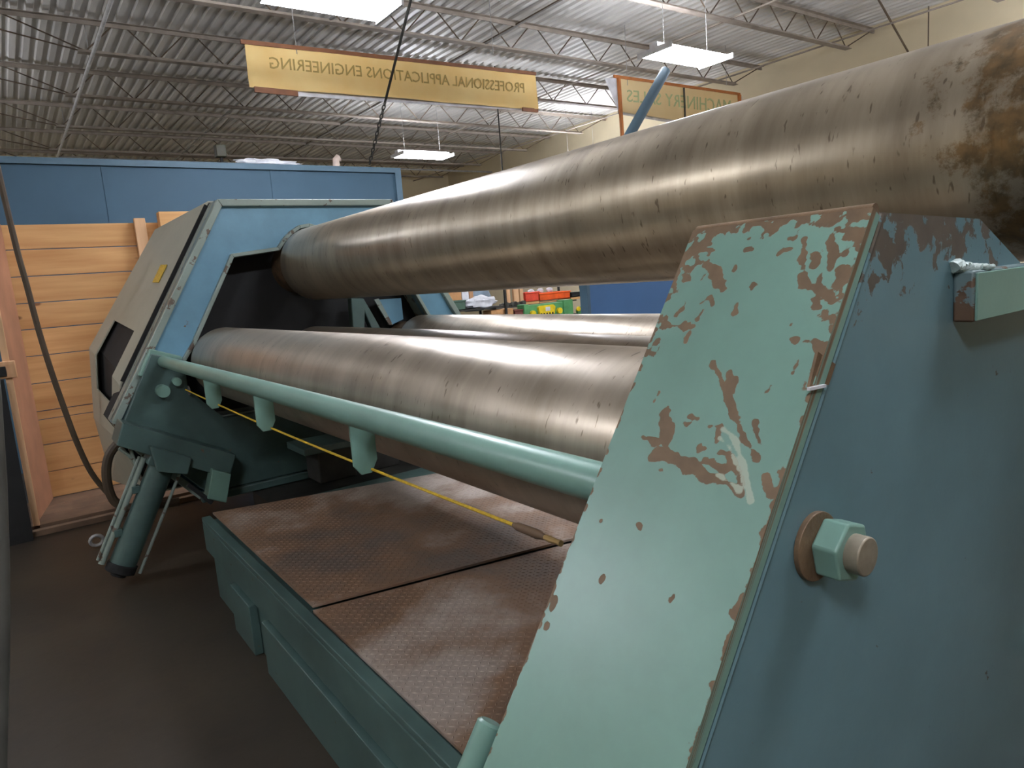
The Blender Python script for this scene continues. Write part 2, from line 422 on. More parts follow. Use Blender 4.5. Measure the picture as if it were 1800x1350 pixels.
o = obj('paper_cup', MB().tube([(p[0], 10.07, 1.795), (p[0], 10.07, 1.90), (p[0]+.05, 10.07, 1.93)], [.055, .05, .06], 12), simple('pinkish_white', srgb(214,192,178), .6), org=(p[0], 10.07, 1.795+H)); tag(o, 'small pinkish white cup-like object on the blue partition top', 'cup')

# ================================================================== LAMPS
def mk_lamp(i, x, y, z, label):
    hy = .30; hx = .66
    e = empty('hanging_light', (x, y, z), label, 'ceiling light', 'fluorescent high bay lights')
    obj('housing', MB().box(x-hx, x+hx, y-.07, y+.07, z+.075, z+.13), M['white'], e, smooth=False)
    for sx in (-hx, hx-.03): obj('end_cap', MB().box(x+sx, x+sx+.03, y-hy, y+hy, z+.005, z+.075), M['white'], e, smooth=False)
    for t in range(6):
        yy = y-hy+.055+t*(2*hy-.11)/5
        obj('tube', MB().cyl((x-hx+.03, yy, z+.035), (x+hx-.03, yy, z+.035), .022, 8), M['lit'], e)
    for s in (-.45, .45): obj('hanging_wire', MB().cyl((x+s, y, z+.12), (x+s, y, ZD+.002), .004, 5), M['wire'], e)
labs = {0: 'bright fluorescent light left of centre above the long ochre banner', 1: 'bright fluorescent light at right above the pale banner',
        2: 'small distant fluorescent light above the right end of the blue partition'}
extra = ['fluorescent light behind the viewer over the left aisle', 'fluorescent light over the near end of the rolling machine',
         'fluorescent light behind the viewer at right', 'fluorescent light far away by the cream wall, hidden by the top roll', 'fluorescent light added left of the wooden crate, outside the view, to brighten it and the gear cover',
         'fluorescent light added outside the view at right to brighten the cream wall', 'fluorescent light added out of sight behind the blue partition at left to brighten the ceiling', 'fluorescent light added out of sight in the far left corner to brighten the ceiling']
for i, (x, y, z) in enumerate(LAMPS):
    mk_lamp(i, x, y, z, labs.get(i) or extra[i-3])

# ================================================================== BANNERS
def text_mesh(body, width, height):
    cu = bpy.data.curves.new('t', 'FONT'); cu.body = body; cu.size = 1; cu.resolution_u = 2; cu.extrude = .003
    to = bpy.data.objects.new('t', cu); C.objects.link(to); dg = bpy.context.evaluated_depsgraph_get()
    me = to.evaluated_get(dg).to_mesh(); vs = np.array([v_.co[:] for v_ in me.vertices]); fs = [tuple(p_.vertices) for p_ in me.polygons]
    to.to_mesh_clear(); bpy.data.objects.remove(to); bpy.data.curves.remove(cu)
    mn, mx = vs.min(0), vs.max(0)
    vs[:, 0] = (vs[:, 0]-mn[0])/(mx[0]-mn[0])*width; vs[:, 1] = (vs[:, 1]-mn[1])/(mx[1]-mn[1])*height
    return vs, fs
def banner(name, label, xl, xr, zt, zb, Y, wave, mat, text, tx0, tx1, tz0, tz1, lmat, fold):
    """zt, zb: (left, right) heights; read from behind, so its words run right to left"""
    e = empty(name, ((xl+xr)/2, Y, zb[0]), label, 'banner', 'hanging cloth banners')
    def wv(u, v_): return wave*(math.sin(u*9+1)*.6+math.sin(u*23+v_*3)*.3)*(1-v_)+wave*.5*noise.noise(Vector((u*6, v_*2, 3)))
    NU, NV = 60, 10; vs = []; fs = []
    for j in range(NV+1):
        for i in range(NU+1):
            u, v_ = i/NU, j/NV
            z = (zb[0]*(1-v_)+zt[0]*v_)*(1-u)+(zb[1]*(1-v_)+zt[1]*v_)*u
            vs.append((xl+(xr-xl)*u, Y+wv(u, v_), z))
    n0 = len(vs); vs += [(a, b_+.004, c_) for a, b_, c_ in vs]
    for j in range(NV):
        for i in range(NU):
            a = j*(NU+1)+i; q = (a, a+1, a+NU+2, a+NU+1); fs.append(q); fs.append(tuple(t+n0 for t in q[::-1]))
    obj('cloth', MB().add(vs, fs), mat, e)
    tv, tf = text_mesh(text, tx1-tx0, 1.0)
    out = []
    for a, b_, c_ in tv:
        X = tx1-a; u = (X-xl)/(xr-xl); z0 = tz0[0]*(1-u)+tz0[1]*u; z1 = tz1[0]*(1-u)+tz1[1]*u
        z = z0+(z1-z0)*b_; v_ = (z-zb[0])/(zt[0]-zb[0])
        out.append((X, Y+wv(u, v_)-.006+c_, z))
    obj('lettering', MB().add(out, tf), lmat, e, smooth=False, label='words in mirror writing showing through the cloth')['kind'] = 'stuff'
    return e
B = lambda x, y: onY(x, y, 9.5)
a, b_, c_, d = B(430, 77), B(941, 132), B(941, 192), B(437, 152)
e = banner('cloth_banner', 'long ochre cloth banner with mirrored words PROFESSIONAL APPLICATIONS ENGINEERING hanging below the joists', a[0], b_[0], (a[2], b_[2]), (d[2], c_[2]), 9.5, .04, M['banner'],
           'PROFESSIONAL APPLICATIONS ENGINEERING', B(474, 110)[0], B(921, 157)[0], (B(474, 120)[2], B(921, 163)[2]), (B(474, 100)[2], B(921, 146)[2]), M['letter'], None)
obj('batten', MB().bar((a[0]-.05, 9.5, a[2]+.02), (b_[0]+.01, 9.5, b_[2]+.02), .03, .05), M['stick'], e, label='brown top batten')
obj('backing_cloth', MB().hexa([(a[0]+.6, 9.56, d[2]-.05), (b_[0]-.3, 9.56, c_[2]-.02), (b_[0]-.3, 9.57, c_[2]-.02), (a[0]+.6, 9.57, d[2]-.05)],
    [(a[0]+.6, 9.56, a[2]-.03), (b_[0]-.3, 9.56, b_[2]-.03), (b_[0]-.3, 9.57, b_[2]-.03), (a[0]+.6, 9.57, a[2]-.03)]), M['whitesheet'], e, smooth=False, label='white backing cloth showing below the hem')
obj('bottom_batten', MB().bar((a[0]+.05, 9.5, d[2]-.03), (a[0]+.62, 9.5, d[2]-.035), .03, .07), M['stick'], e)
obj('bottom_batten', MB().bar((b_[0]-.32, 9.5, c_[2]-.02), (b_[0], 9.5, c_[2]-.02), .03, .06), M['stick'], e)
for px_ in (522, 867):
    q = B(px_, 95)
    obj('hanging_wire', MB().cyl((q[0], 9.5, q[2]), (q[0], 9.5, ZD+.002), .006, 5), M['wire'], e)
a, b_, c_, d = B(1086, 137), B(1298, 167), B(1298, 230), B(1086, 195)
e2 = banner('cloth_banner', 'pale ochre cloth banner with mirrored words MACHINERY SALES in front of the cream wall', a[0], b_[0], (a[2], b_[2]), (d[2], c_[2]), 9.5, .02, M['banner2'],
            'MACHINERY SALES', B(1102, 165)[0], B(1284, 185)[0], (B(1102, 178)[2], B(1284, 200)[2]), (B(1102, 158)[2], B(1284, 176)[2]), M['letter2'], None)
obj('batten', MB().bar((a[0]-.1, 9.5, a[2]+.02), (b_[0]+.05, 9.5, b_[2]+.02), .03, .05), M['stick2'], e2)
obj('end_batten', MB().bar((a[0], 9.48, a[2]), (a[0]+.02, 9.48, B(1086, 250)[2]), .05, .05, (0,1,0)), M['stick2'], e2)
obj('end_batten', MB().bar((b_[0], 9.48, b_[2]), (b_[0], 9.48, c_[2]), .07, .05, (0,1,0)), M['stick2'], e2)
obj('middle_batten', MB().bar((B(1200,150)[0], 9.47, B(1200,155)[2]), (B(1200,150)[0], 9.47, B(1200,212)[2]), .03, .02, (0,1,0)), M['grey'], e2)
q = B(1066, 136); 
obj('end_flap', MB().plate([(q[0], 9.55, q[2]), (a[0], 9.52, a[2]), (a[0], 9.52, d[2])], (0, 1, 0), .005), M['whitesheet'], e2, smooth=False, label='white cloth flap at the end')
obj('end_flap', MB().box(b_[0]+.03, b_[0]+.16, 9.52, 9.53, c_[2], b_[2]), M['whitesheet'], e2, smooth=False)
obj('backing_cloth', MB().hexa([(a[0]+.02, 9.56, d[2]-.035), (b_[0]-.02, 9.56, c_[2]-.05), (b_[0]-.02, 9.565, c_[2]-.05), (a[0]+.02, 9.565, d[2]-.035)],
    [(a[0]+.02, 9.56, d[2]+.04), (b_[0]-.02, 9.56, c_[2]+.04), (b_[0]-.02, 9.565, c_[2]+.04), (a[0]+.02, 9.565, d[2]+.04)]), M['whitesheet'], e2, smooth=False)
for px_ in (1103, 1277):
    q = B(px_, 150); obj('hanging_wire', MB().cyl((q[0], 9.5, q[2]), (q[0], 9.5, ZD+.002), .006, 5), M['wire'], e2)
# dark rod hanging behind the first banner
q = onY(868, 100, 12.4)
o = obj('hanging_rod', MB().cyl((q[0], 12.4, ZD+.002), (q[0], 12.4, 1.6), .015, 8), M['dark'], org=(q[0], 12.4, H)); tag(o, 'thin dark rod hanging vertically behind the long ochre banner', 'rod')
# chain tied to the partition top: cable above, links below
def chain(P, Q, mat, e, pitch=.075):
    P, Q = Vector(P), Vector(Q); d = (Q-P); L = d.length; d.normalize(); n = int(L/pitch)
    s = d.cross(Vector((0, 0, 1))).normalized(); u = s.cross(d).normalized()
    for i in range(n):
        mb = MB(); c0 = P+d*(i+.5)*pitch; a_ = s if i % 2 else u
        pts = []
        for t in range(9):
            an = 2*math.pi*t/8; pts.append(c0+d*math.cos(an)*pitch*.62+a_*math.sin(an)*pitch*.30)
        mb.tube(pts, .0085, 5, caps=False); obj('chain_link', mb, mat, e)
ce = empty('hoist_chain', (4.78, 10.05, 1.8), 'dark slanting chain crossing in front of the long ochre banner down to the blue partition', 'chain')
p0, p1 = onY(722, 0, 8.0), onY(648, 294, 10.06)
mid = tuple(p0[i]+(p1[i]-p0[i])*.55 for i in range(3))
kz = (ZD-.005-p0[2])/(p0[2]-p1[2]); top = tuple(p0[i]+(p0[i]-p1[i])*kz for i in range(3))
obj('cable', MB().cyl(top, mid, .018, 8), M['dark'], ce)
chain(mid, p1, M['dark'], ce)

# ================================================================== CRATE
cr = empty('wooden_crate', (.7, 7.6, FL), 'tall open pine shipping crate standing on the floor behind the rolling machine', 'crate')
seam = [.83, .60, .353, .106, -.138, -.39, -.651, -.917, -1.0, -1.244, -1.512, -1.77]
def skx(z): return .10+(.83-z)*.015
for i in range(len(seam)-1):
    z1, z0 = seam[i]-.004, seam[i+1]+.004; jy = random.uniform(-.004, .004)
    obj('plank', MB().box(.08, 1.75, 8.0+jy, 8.03+jy, z0, z1), M['pine'], cr, bevel=.003, smooth=False)
obj('stud', MB().box(1.20, 1.30, 7.93, 7.985, -1.77, .865), M['pine_v'], cr, bevel=.003, label='upright stud')
obj('top_block', MB().box(1.42, 1.95, 7.86, 7.99, .72, .92), M['pine'], cr, bevel=.003, label='short pine block at the top')
obj('side_panel', MB().hexa([(.135, 7.98, -1.77), (.10, 7.98, -1.77), (-.05, 7.16, -1.77), (-.02, 7.16, -1.77)],
                            [(.115, 7.98, .83), (.08, 7.98, .83), (-.05, 7.16, .83), (-.02, 7.16, .83)]), M['ply'], cr, smooth=False, label='pinkish plywood side wall')
obj('front_post', MB().box(-.055, -.005, 7.06, 7.15, -1.80, .80), M['pine_v'], cr, bevel=.004, label='pale pine corner post')
obj('corner_cleat', MB().box(-.13, .03, 7.02, 7.06, -.50, -.36), M['pine_v'], cr, bevel=.008)
obj('strap_buckle', MB().box(-.10, -.04, 6.995, 7.02, -.48, -.40), M['black'], cr, bevel=.004, label='black strap buckle')
for i, (y0, y1) in enumerate([(7.06, 7.36), (7.37, 7.68), (7.69, 7.99)]):
    obj('floor_board', MB().box(-.12, 1.75, y0, y1, -1.80, -1.77), M['shaded_grimy_board'], cr, bevel=.003)
obj('base_runner', MB().box(-.12, 1.75, 6.99, 7.08, FL, -1.80), M['shaded_grimy_board'], cr, bevel=.004, label='front base runner')
obj('base_runner', MB().box(-.12, 1.75, 7.8, 7.9, FL, -1.80), M['pine'], cr, bevel=.004)
dkp = empty('dark_panel', (-.25, 7.2, FL), 'tall black panel standing just left of the wooden crate', 'panel')
obj('sheet', MB().box(-.62, -.066, 6.90, 6.95, FL, -.495), M['black'], dkp, smooth=False)
gp = empty('grey_post', (.0, 2.0, FL), 'blurred grey pipe post at the extreme left edge of the view', 'post')
pts = [onY(x_, y_, 2.0) for x_, y_ in [(-26, 560), (-12, 700), (-2, 850), (3, 1000), (3, 1150), (-2, 1349)]]
pts.append((pts[-1][0]-.05, 2.0, FL+.01))
obj('pipe', MB().tube(pts, .017, 14), M['grey'], gp)
obj('foot', MB().cyl((pts[-1][0], 2.0, FL), (pts[-1][0], 2.0, FL+.012), .06, 16), M['grey'], gp)

# cables in front of the crate
cpts = [onY(x_, y_, 6.6) for x_, y_ in [(-30, 200), (-8, 280), (6, 340), (30, 440), (48, 505), (65, 570), (86, 640), (110, 710), (134, 775), (160, 830), (190, 868), (214, 893)]]
cpts = [(cpts[0][0]-.05, 6.6, 4.2)]+cpts+[(cpts[-1][0]+.2, 6.55, FL+.02)]
def smooth_path(P, k=4):
    P = [Vector(p) for p in P]; out = []
    for i in range(len(P)-1):
        a0, a1, a2, a3 = P[max(i-1, 0)], P[i], P[i+1], P[min(i+2, len(P)-1)]
        for t in range(k):
            s = t/k; out.append(.5*((2*a1)+(a2-a0)*s+(2*a0-5*a1+4*a2-a3)*s*s+(3*a1-a0-3*a2+a3)*s**3))
    out.append(P[-1]); return out
o = obj('power_cable', MB().tube(smooth_path(cpts), .021, 8), M['hose'], org=(.4, 6.6, 0)); tag(o, 'long brown cable hanging in a curve in front of the pine crate', 'cable')
hp = [onY(x_, y_, 5.7) for x_, y_ in [(198, 790), (188, 815), (188, 845), (197, 875), (212, 888), (235, 892)]]
hp = [(hp[0][0]+.12, 5.7, hp[0][2]+.10)]+hp+[(hp[-1][0]+.3, 5.65, hp[-1][2]-.02)]
o = obj('rubber_hose', MB().tube(smooth_path(hp), .032, 10), M['hose'], org=(.6, 6.3, 0)); tag(o, 'short thick brown hose looping down below the machine end near the crate', 'hose')
q = onY(172, 966, 6.3)
o = obj('pipe_clamp', MB().tube([(q[0]+.045*math.cos(t), 6.25, FL+.06+.04*math.sin(t)) for t in [i*.5 for i in range(14)]], .014, 8), M['wire'], org=(q[0], 6.2, FL+H)); tag(o, 'small shiny metal ring on the floor beside the slanting cylinder', 'ring')

# ================================================================== THE ROLLING MACHINE
mc = empty('plate_rolling_machine', (2.0, 3.2, FL), 'huge mint green plate rolling machine with four steel rolls', 'rolling machine')
YH = 5.5
def roll(name, cx, cz, r, y0, y1, mat, label):
    r_ = .022
    mb = MB(); prof = [(y0, 0.0001), (y0, r-r_), (y0+.006, r-.008), (y0+r_, r), ] + [(y0+r_+(y1-y0-2*r_)*i/24, r) for i in range(1, 25)] + [(y1-.006, r-.008), (y1, r-r_), (y1, .0001)]
    n = 96; vs = []; fs = []
    for (y, rr) in prof:
        for j in range(n):
            t = 2*math.pi*j/n; vs.append((cx+rr*math.cos(t), y, cz+rr*math.sin(t)))
    for i in range(len(prof)-1):
        for j in range(n): fs.append((i*n+j, i*n+(j+1) % n, (i+1)*n+(j+1) % n, (i+1)*n+j))
    o_ = obj(name, mb.add(vs, fs), mat, mc, label=label, ang=50)
    neck = obj('roll_neck', MB().cyl((cx, y1-.001, cz), (cx, 6.1, cz), r*.78, 48), M['rust'], o_)
    return o_
roll('top_roll', 2.04, .22, .279, .10, 5.40, M['steel'], 'thick upper roll with rust patches at its near end')
roll('side_roll', 1.29, -.452, .2505, .84, 5.42, M['steel_plain'], 'front lower roll')
roll('pinch_roll', 1.99, -.515, .25, .84, 5.46, M['steel_plain'], 'middle lower roll under the top one')
roll('side_roll', 2.96, -.53, .265, .84, 5.46, M['steel_plain'], 'rear lower roll')

# ---- far housing
outer = [(1.40, .73), (2.82, .73), (3.72, -.85), (3.60, -1.46), (.985, -1.46), (.62, -1.02), (.50, -.78)]
opening = [(1.465, .306), (1.816, .343), (1.865, .405), (1.93, .465), (2.0, .505), (2.07, .515), (2.15, .495), (2.22, .45), (2.28, .38), (2.32, .335), (2.75, .306),
           (3.06, -.28), (3.26, -.55), (3.05, -.86), (1.22, -.86), (1.0, -.62), (1.03, -.42), (1.114, -.307)]
hs = obj('gear_end_housing', MB().prism(outer, YH+.045, YH+.10, [opening]), M['paint_far'], mc, smooth=False, label='far blue-green housing of the rolls')
def strip(poly, closed, th, y0, y1):
    mb = MB(); n = len(poly); K = n if closed else n-1
    area = sum(poly[i][0]*poly[(i+1)%n][1]-poly[(i+1)%n][0]*poly[i][1] for i in range(n)); s = 1 if area > 0 else -1
    def off(i):
        p = Vector(poly[i]); a = Vector(poly[(i-1) % n]); b2 = Vector(poly[(i+1) % n])
        if not closed and i == 0: a = p-(b2-p)
        if not closed and i == n-1: b2 = p+(p-a)
        d1 = (p-a).normalized(); d2 = (b2-p).normalized(); n1 = Vector((-d1.y, d1.x))*s; n2 = Vector((-d2.y, d2.x))*s
        m_ = (n1+n2).normalized(); return p+m_*th/max(.4, m_.dot(n1))
    O = [off(i) for i in range(n)]
    for i in range(K):
        j = (i+1) % n; a, b2, c2, d2 = poly[i], poly[j], O[j], O[i]
        mb.hexa([(a[0], y0, a[1]), (b2[0], y0, b2[1]), (c2[0], y0, c2[1]), (d2[0], y0, d2[1])], [(a[0], y1, a[1]), (b2[0], y1, b2[1]), (c2[0], y1, c2[1]), (d2[0], y1, d2[1])])
    return mb
obj('outer_flange', strip(outer, True, .05, YH, YH+.24), M['paint_edge'], hs, smooth=False, bevel=.006, label='worn grey-green rim plate')
obj('opening_flange', strip(opening, True, -.028, YH+.005, YH+.24), M['paint_edge'], hs, smooth=False, bevel=.004)
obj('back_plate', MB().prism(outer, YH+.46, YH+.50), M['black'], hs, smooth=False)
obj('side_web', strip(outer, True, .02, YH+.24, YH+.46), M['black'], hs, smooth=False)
# seat for the top roll, arms and inner panel seen through the window
obj('swing_arm', MB().prism([(2.36, -.07), (2.47, -.08), (2.66, -.48), (2.56, -.48), (2.47, -.2), (2.43, -.48), (2.34, -.48)], YH+.02, YH+.10), M['paint_lower'], hs, smooth=False, bevel=.008, label='dull triangular arm behind the rolls')
obj('inner_panel', MB().plate([onY(x_, y_, 5.70) for x_, y_ in [(663, 527), (705, 524), (709, 561), (688, 571)]], (0, 1, 0), .02), M['paint_far'], hs, smooth=False)
obj('inner_rib', MB().plate([onY(x_, y_, 5.66) for x_, y_ in [(658, 527), (666, 525), (691, 571), (684, 571)]], (0, 1, 0), .02), M['paint_edge'], hs, smooth=False)
# lower face of the housing: lower plate between rolls and bed
obj('lower_plate', MB().prism([(.80, -.335), (1.005, -.405), (1.005, -.62), (1.22, -.87), (3.2, -.87), (3.55, -1.40), (1.03, -1.40), (.70, -1.02), (.56, -.80)], YH-.06, YH+.044), M['paint_lower'], hs, smooth=False, bevel=.006, label='dark green lower plate')
obj('skirt_edge', MB().bar((.98, YH-.07, -1.435), (3.3, YH-.07, -1.435), .06, .06), M['paint_lower'], hs, bevel=.01)
obj('bearing_block', MB().box(2.3, 3.0, YH-.35, YH-.07, -1.20, -.90), M['paint_lower'], hs, bevel=.01)
# bracket that carries the rail and cord at the far end
obj('rail_socket', MB().prism([(.80, -.30), (1.0, -.38), (.96, -.56), (.70, -.48)], YH-.05, YH+.02), M['paint'], hs, smooth=False, bevel=.01)
obj('cord_switch', MB().cyl((.83, YH-.14, -.60), (.83, YH, -.60), .045, 16), M['paint'], hs, label='round switch housing the cord is hooked to')
obj('bolt_head', MB().cyl((.93, YH-.12, -.55), (.93, YH, -.55), .03, 12), M['paint'], hs)
obj('cord_hook', MB().tube([(1.0, YH-.10+.03*math.cos(t), -.625+.03*math.sin(t)) for t in [i*.7 for i in range(10)]], .006, 6), M['wire'], hs, label='small shiny hook')
# slanting cross beam and hydraulic cylinder
obj('cross_beam', MB().prism([(.53, -.745), (1.205, -1.105), (1.135, -1.265), (.475, -.885)], 5.16, 5.44), M['paint_lower'], mc, smooth=False, bevel=.008, label='slanting dark green cross beam at the far housing')
A_, B_ = Vector((.745, 5.28, -1.08)), Vector((.405, 5.28, -1.72)); dv = (B_-A_).normalized(); sv = Vector((-dv.z, 0, dv.x))*-1
if sv.x > 0: sv = -sv
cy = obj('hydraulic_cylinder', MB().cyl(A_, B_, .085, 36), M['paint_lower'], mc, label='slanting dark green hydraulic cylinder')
obj('end_cap', MB().tube([B_-dv*.01, B_+dv*.05, B_+dv*.052, B_+dv*.08], [.098, .098, .05, .05], 12), M['black'], cy, bevel=.006, label='black end cap')
obj('head_block', MB().bar(A_-dv*.06, A_+dv*.03, .22, .20, (0, 1, 0)), M['paint_lower'], cy, bevel=.01)
obj('oil_pipe', MB().cyl(A_+sv*.125, B_+sv*.125+dv*.02, .020, 12), M['paint_edge'], cy, label='pale pipe along the cylinder')
obj('oil_pipe', MB().cyl(A_+sv*.155, B_+sv*.155, .010, 8), M['paint_edge'], cy)
obj('tie_rod', MB().cyl(A_-sv*.13+dv*.05, B_-sv*.125+dv*.04, .011, 8), M['paint_edge'], cy)
for t in (.3, .72):
    c0 = A_+(B_-A_)*t+sv*.10; obj('pipe_bracket', MB().bar(c0+Vector((0, -.03, 0)), c0+Vector((0, .03, 0)), .05, .05), M['paint_lower'], cy, bevel=.004)
obj('valve_block', MB().prism([(1.02, -1.16), (1.14, -1.22), (1.08, -1.42), (.96, -1.36)], 5.10, 5.22), M['paint'], mc, smooth=False, bevel=.008, label='pale green block under the cross beam')
obj('clevis_lug', MB().prism([(.66, -.92), (.90, -1.05), (.86, -1.16), (.68, -1.10)], 5.10, 5.155), M['paint_lower'], mc, smooth=False, bevel=.006)
for q0, q1 in [((.56, -.92), (.60, -1.18)), ((.50, -.93), (.62, -1.08))]:
    obj('oil_pipe', MB().cyl((q0[0], 5.3, q0[1]), (q1[0], 5.3, q1[1]), .012, 8), M['paint_edge'], mc)
obj('oil_hose', MB().cyl((.86, 5.15, -1.24), (.99, 5.12, -1.40), .016, 8), M['black'], mc, label='short black hose')

# ---- gear cover behind the housing
Yn, Yc = 5.78, 7.0
near = [(1.40, .745), (.62, -.56), (.55, -.95), (.70, -1.40), (3.4, -1.40), (3.4, .2), (2.85, .745)]
far = [onY(382, 352, Yc)[::2], onY(158, 612, Yc)[::2], onY(166, 735, Yc)[::2], onY(197, 843, Yc)[::2], (3.3, -1.48), (3.3, .2), (2.8, .68)]
far[0] = (1.22, .66)
V = lambda p, Y: (p[0], Y, p[1])
cv = MB(); n = 7
cv.add([V(p, Yn) for p in near]+[V(p, Yc) for p in far], [tuple(range(n)), tuple(range(2*n-1, n-1, -1))]+[(i, (i+1) % n, (i+1) % n+n, i+n) for i in range(1, n)])
def on_tri(x, y, a, b, c): return onPlane(x, y, a, n3(a, b, c))
UA, UB, UC, UD = V(near[0], Yn), V(near[1], Yn), V(far[1], Yc), V(far[0], Yc)
# rebuild sides with the real slot cut out of them
cv = MB()
cv.add([V(p, Yn) for p in near]+[V(p, Yc) for p in far], [tuple(range(2*n-1, n-1, -1))]+[(i, (i+1) % n, (i+1) % n+n, i+n) for i in range(2, n)])
def blend(u, v_, A, B2, C2, D2):   # u along A->B, v toward C/D
    A, B2, C2, D2 = map(Vector, (A, B2, C2, D2)); return (A*(1-u)+B2*u)*(1-v_)+(D2*(1-u)+C2*u)*v_
def uvgrid(A, B2, C2, D2, us, vs_, skip):
    for i in range(len(us)-1):
        for j in range(len(vs_)-1):
            if skip(i, j): continue
            q = [blend(us[a], vs_[c], A, B2, C2, D2) for a, c in ((i, j), (i+1, j), (i+1, j+1), (i, j+1))]
            cv.add(q, [(0, 1, 2, 3)])
uvgrid(UA, UB, UC, UD, [0, .3, .6, .74, 1.0], [0, .22, .55, .78, 1.0], lambda i, j: i == 3 and j in (1, 2))
LA, LB, LC, LD = V(near[1], Yn), V(near[2], Yn), V(far[2], Yc), V(far[1], Yc)
uvgrid(LA, LB, LC, LD, [0, .5, 1.0], [0, .22, .55, .78, 1.0], lambda i, j: i == 0 and j in (1, 2))
gc = obj('gear_cover', cv, M['paint_cover'], mc, smooth=False, label='big grey-green faceted gear cover behind the far housing')
sm = gc.modifiers.new('thickness', 'SOLIDIFY'); sm.thickness = .012; sm.offset = 0
def shrink(P, k_): c_ = np.mean(P, axis=0); return [tuple(c_+(np.array(p_)-c_)*k_) for p_ in P]
i0, i1 = shrink(near, .955), shrink(far, .955)
obj('slot_shade_fill', MB().add([V(p_, Yn+.02) for p_ in i0]+[V(p_, Yc-.05) for p_ in i1], [tuple(range(n)), tuple(range(2*n-1, n-1, -1))]+[(i, (i+1) % n, (i+1) % n+n, i+n) for i in range(n)]), M['black'], gc, smooth=False)  # black shell added in place of the cover's unlit inside
nn = n3(UA, UB, UC); 
if nn[0] > 0: nn = -nn
p4 = [onPlane(x_, y_, UA, nn) for x_, y_ in [(284, 466), (295, 466), (280, 497), (269, 497)]]
obj('warning_label', MB().plate([tuple(np.array(p_)+nn*.004) for p_ in p4], nn, .003), M['yellow'], gc, smooth=False, label='yellow sticker')
obj('seam', MB().bar(tuple(np.array(blend(.02, .0, UA, UB, UC, UD))), tuple(np.array(blend(.98, .0, UA, UB, UC, UD))), .02, .03), M['black'], gc, smooth=False)

# ---- rail with cord brackets
rl = obj('rail_tube', MB().cyl((.872, .9, -.400), (.872, YH, -.400), .040, 28), M['paint'], mc, label='pale green tube rail in front of the rolls')
for yy in (4.45, 3.42, 2.27):
    obj('cord_bracket', MB().prism([(.91, -.42), (1.0, -.45), (1.0, -.60), (.975, -.645), (.935, -.645), (.91, -.61)], yy-.006, yy+.006), M['paint'], rl, smooth=False, bevel=.002)
def cordpt(t):
    y = 5.38-(5.38-1.225)*t; sag = -.035*math.sin(math.pi*min(1, t)); return (.975, y, -.612+sag*.5-.012*t)
cd = obj('pull_cord', MB().tube([cordpt(t/40) for t in range(40)], .0048, 8), M['yellow'], mc, label='yellow emergency pull cord')
e0, e1 = Vector(cordpt(.955)), Vector(cordpt(1.0)); dd = (e1-e0).normalized()
obj('cord_sleeve', MB().tube([e0, e0+dd*.02, e0+dd*.10, e0+dd*.13], [.006, .011, .012, .007], 12), M['sleeve'], cd, label='brown rubber sleeve')
obj('cord_hook', MB().tube([e0+dd*.12, e0+dd*.15, e0+dd*.17, e0+dd*.19], [.006, .009, .007, .008], 10), M['brass'], cd, label='brass end fitting')

# ---- bed
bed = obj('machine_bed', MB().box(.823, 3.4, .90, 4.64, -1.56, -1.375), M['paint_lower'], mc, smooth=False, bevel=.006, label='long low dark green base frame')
obj('edge_rail', MB().box(.823, .875, .90, 4.64, -1.374, -1.345), M['paint_lower'], bed, smooth=False, bevel=.004)
obj('lower_web', MB().box(.845, 3.4, .90, 4.55, FL, -1.561), M['paint_lower'], bed, smooth=False)
obj('bed_end_frame', MB().box(1.35, 3.3, 4.641, 5.44, FL, -1.47), M['dark'], bed, smooth=False)
obj('toe_plate', MB().box(.80, .844, .90, 3.40, FL, -1.575), M['paint_lower'], bed, smooth=False, bevel=.004)
obj('toe_plate', MB().box(.80, .844, 3.62, 4.0, FL, -1.575), M['paint_lower'], bed, smooth=False, bevel=.004)
def tread(x0, x1, ya0, ya1, yb0, yb1, z, pitchp=.034):
    """deck plate: near edge runs ya0..yb0, far edge ya1..yb1 (left..right); raised lugs are part of the same sheet"""
    ml = MB(); mb = MB(); mb.hexa([(x0, ya0, z-.012), (x1, yb0, z-.012), (x1, yb1, z-.012), (x0, ya1, z-.012)], [(x0, ya0, z), (x1, yb0, z), (x1, yb1, z), (x0, ya1, z)])
    i = 0; y = min(ya0, yb0)
    while y < max(ya1, yb1):
        j = 0; x = x0+.012
        while x < min(x1, 2.45)-.012:
            u = (x-x0)/(x1-x0)
            if ya0+(yb0-ya0)*u+.012 < y < ya1+(yb1-ya1)*u-.012:
                s = 1 if (i+j) % 2 else -1; dx, dy = .0105*.707, .0105*.707*s; ex, ey = -.0035*.707*s, .0035*.707
                ml.add([(x-dx, y-dy, z), (x+ex, y+ey, z), (x+dx, y+dy, z), (x-ex, y-ey, z), (x, y, z+.0022)], [(0, 1, 4), (1, 2, 4), (2, 3, 4), (3, 0, 4)])
            x += pitchp*.7; j += 1
        y += pitchp*.7; i += 1
    return mb, ml
for args, lab in (((.892, 3.2, 2.86, 4.64, 2.42, 4.02, -1.330), 'rust-stained checker plate, far one'), ((.885, 3.2, .92, 2.845, .92, 2.40, -1.344), 'rust-stained checker plate, near one')):
    mbp, mlp = tread(*args); dp_ = obj('deck_plate', mbp, M['tread'], mc, smooth=False, label=lab)
    obj('raised_tread', mlp, M['tread'], dp_, smooth=False)['kind'] = 'stuff'
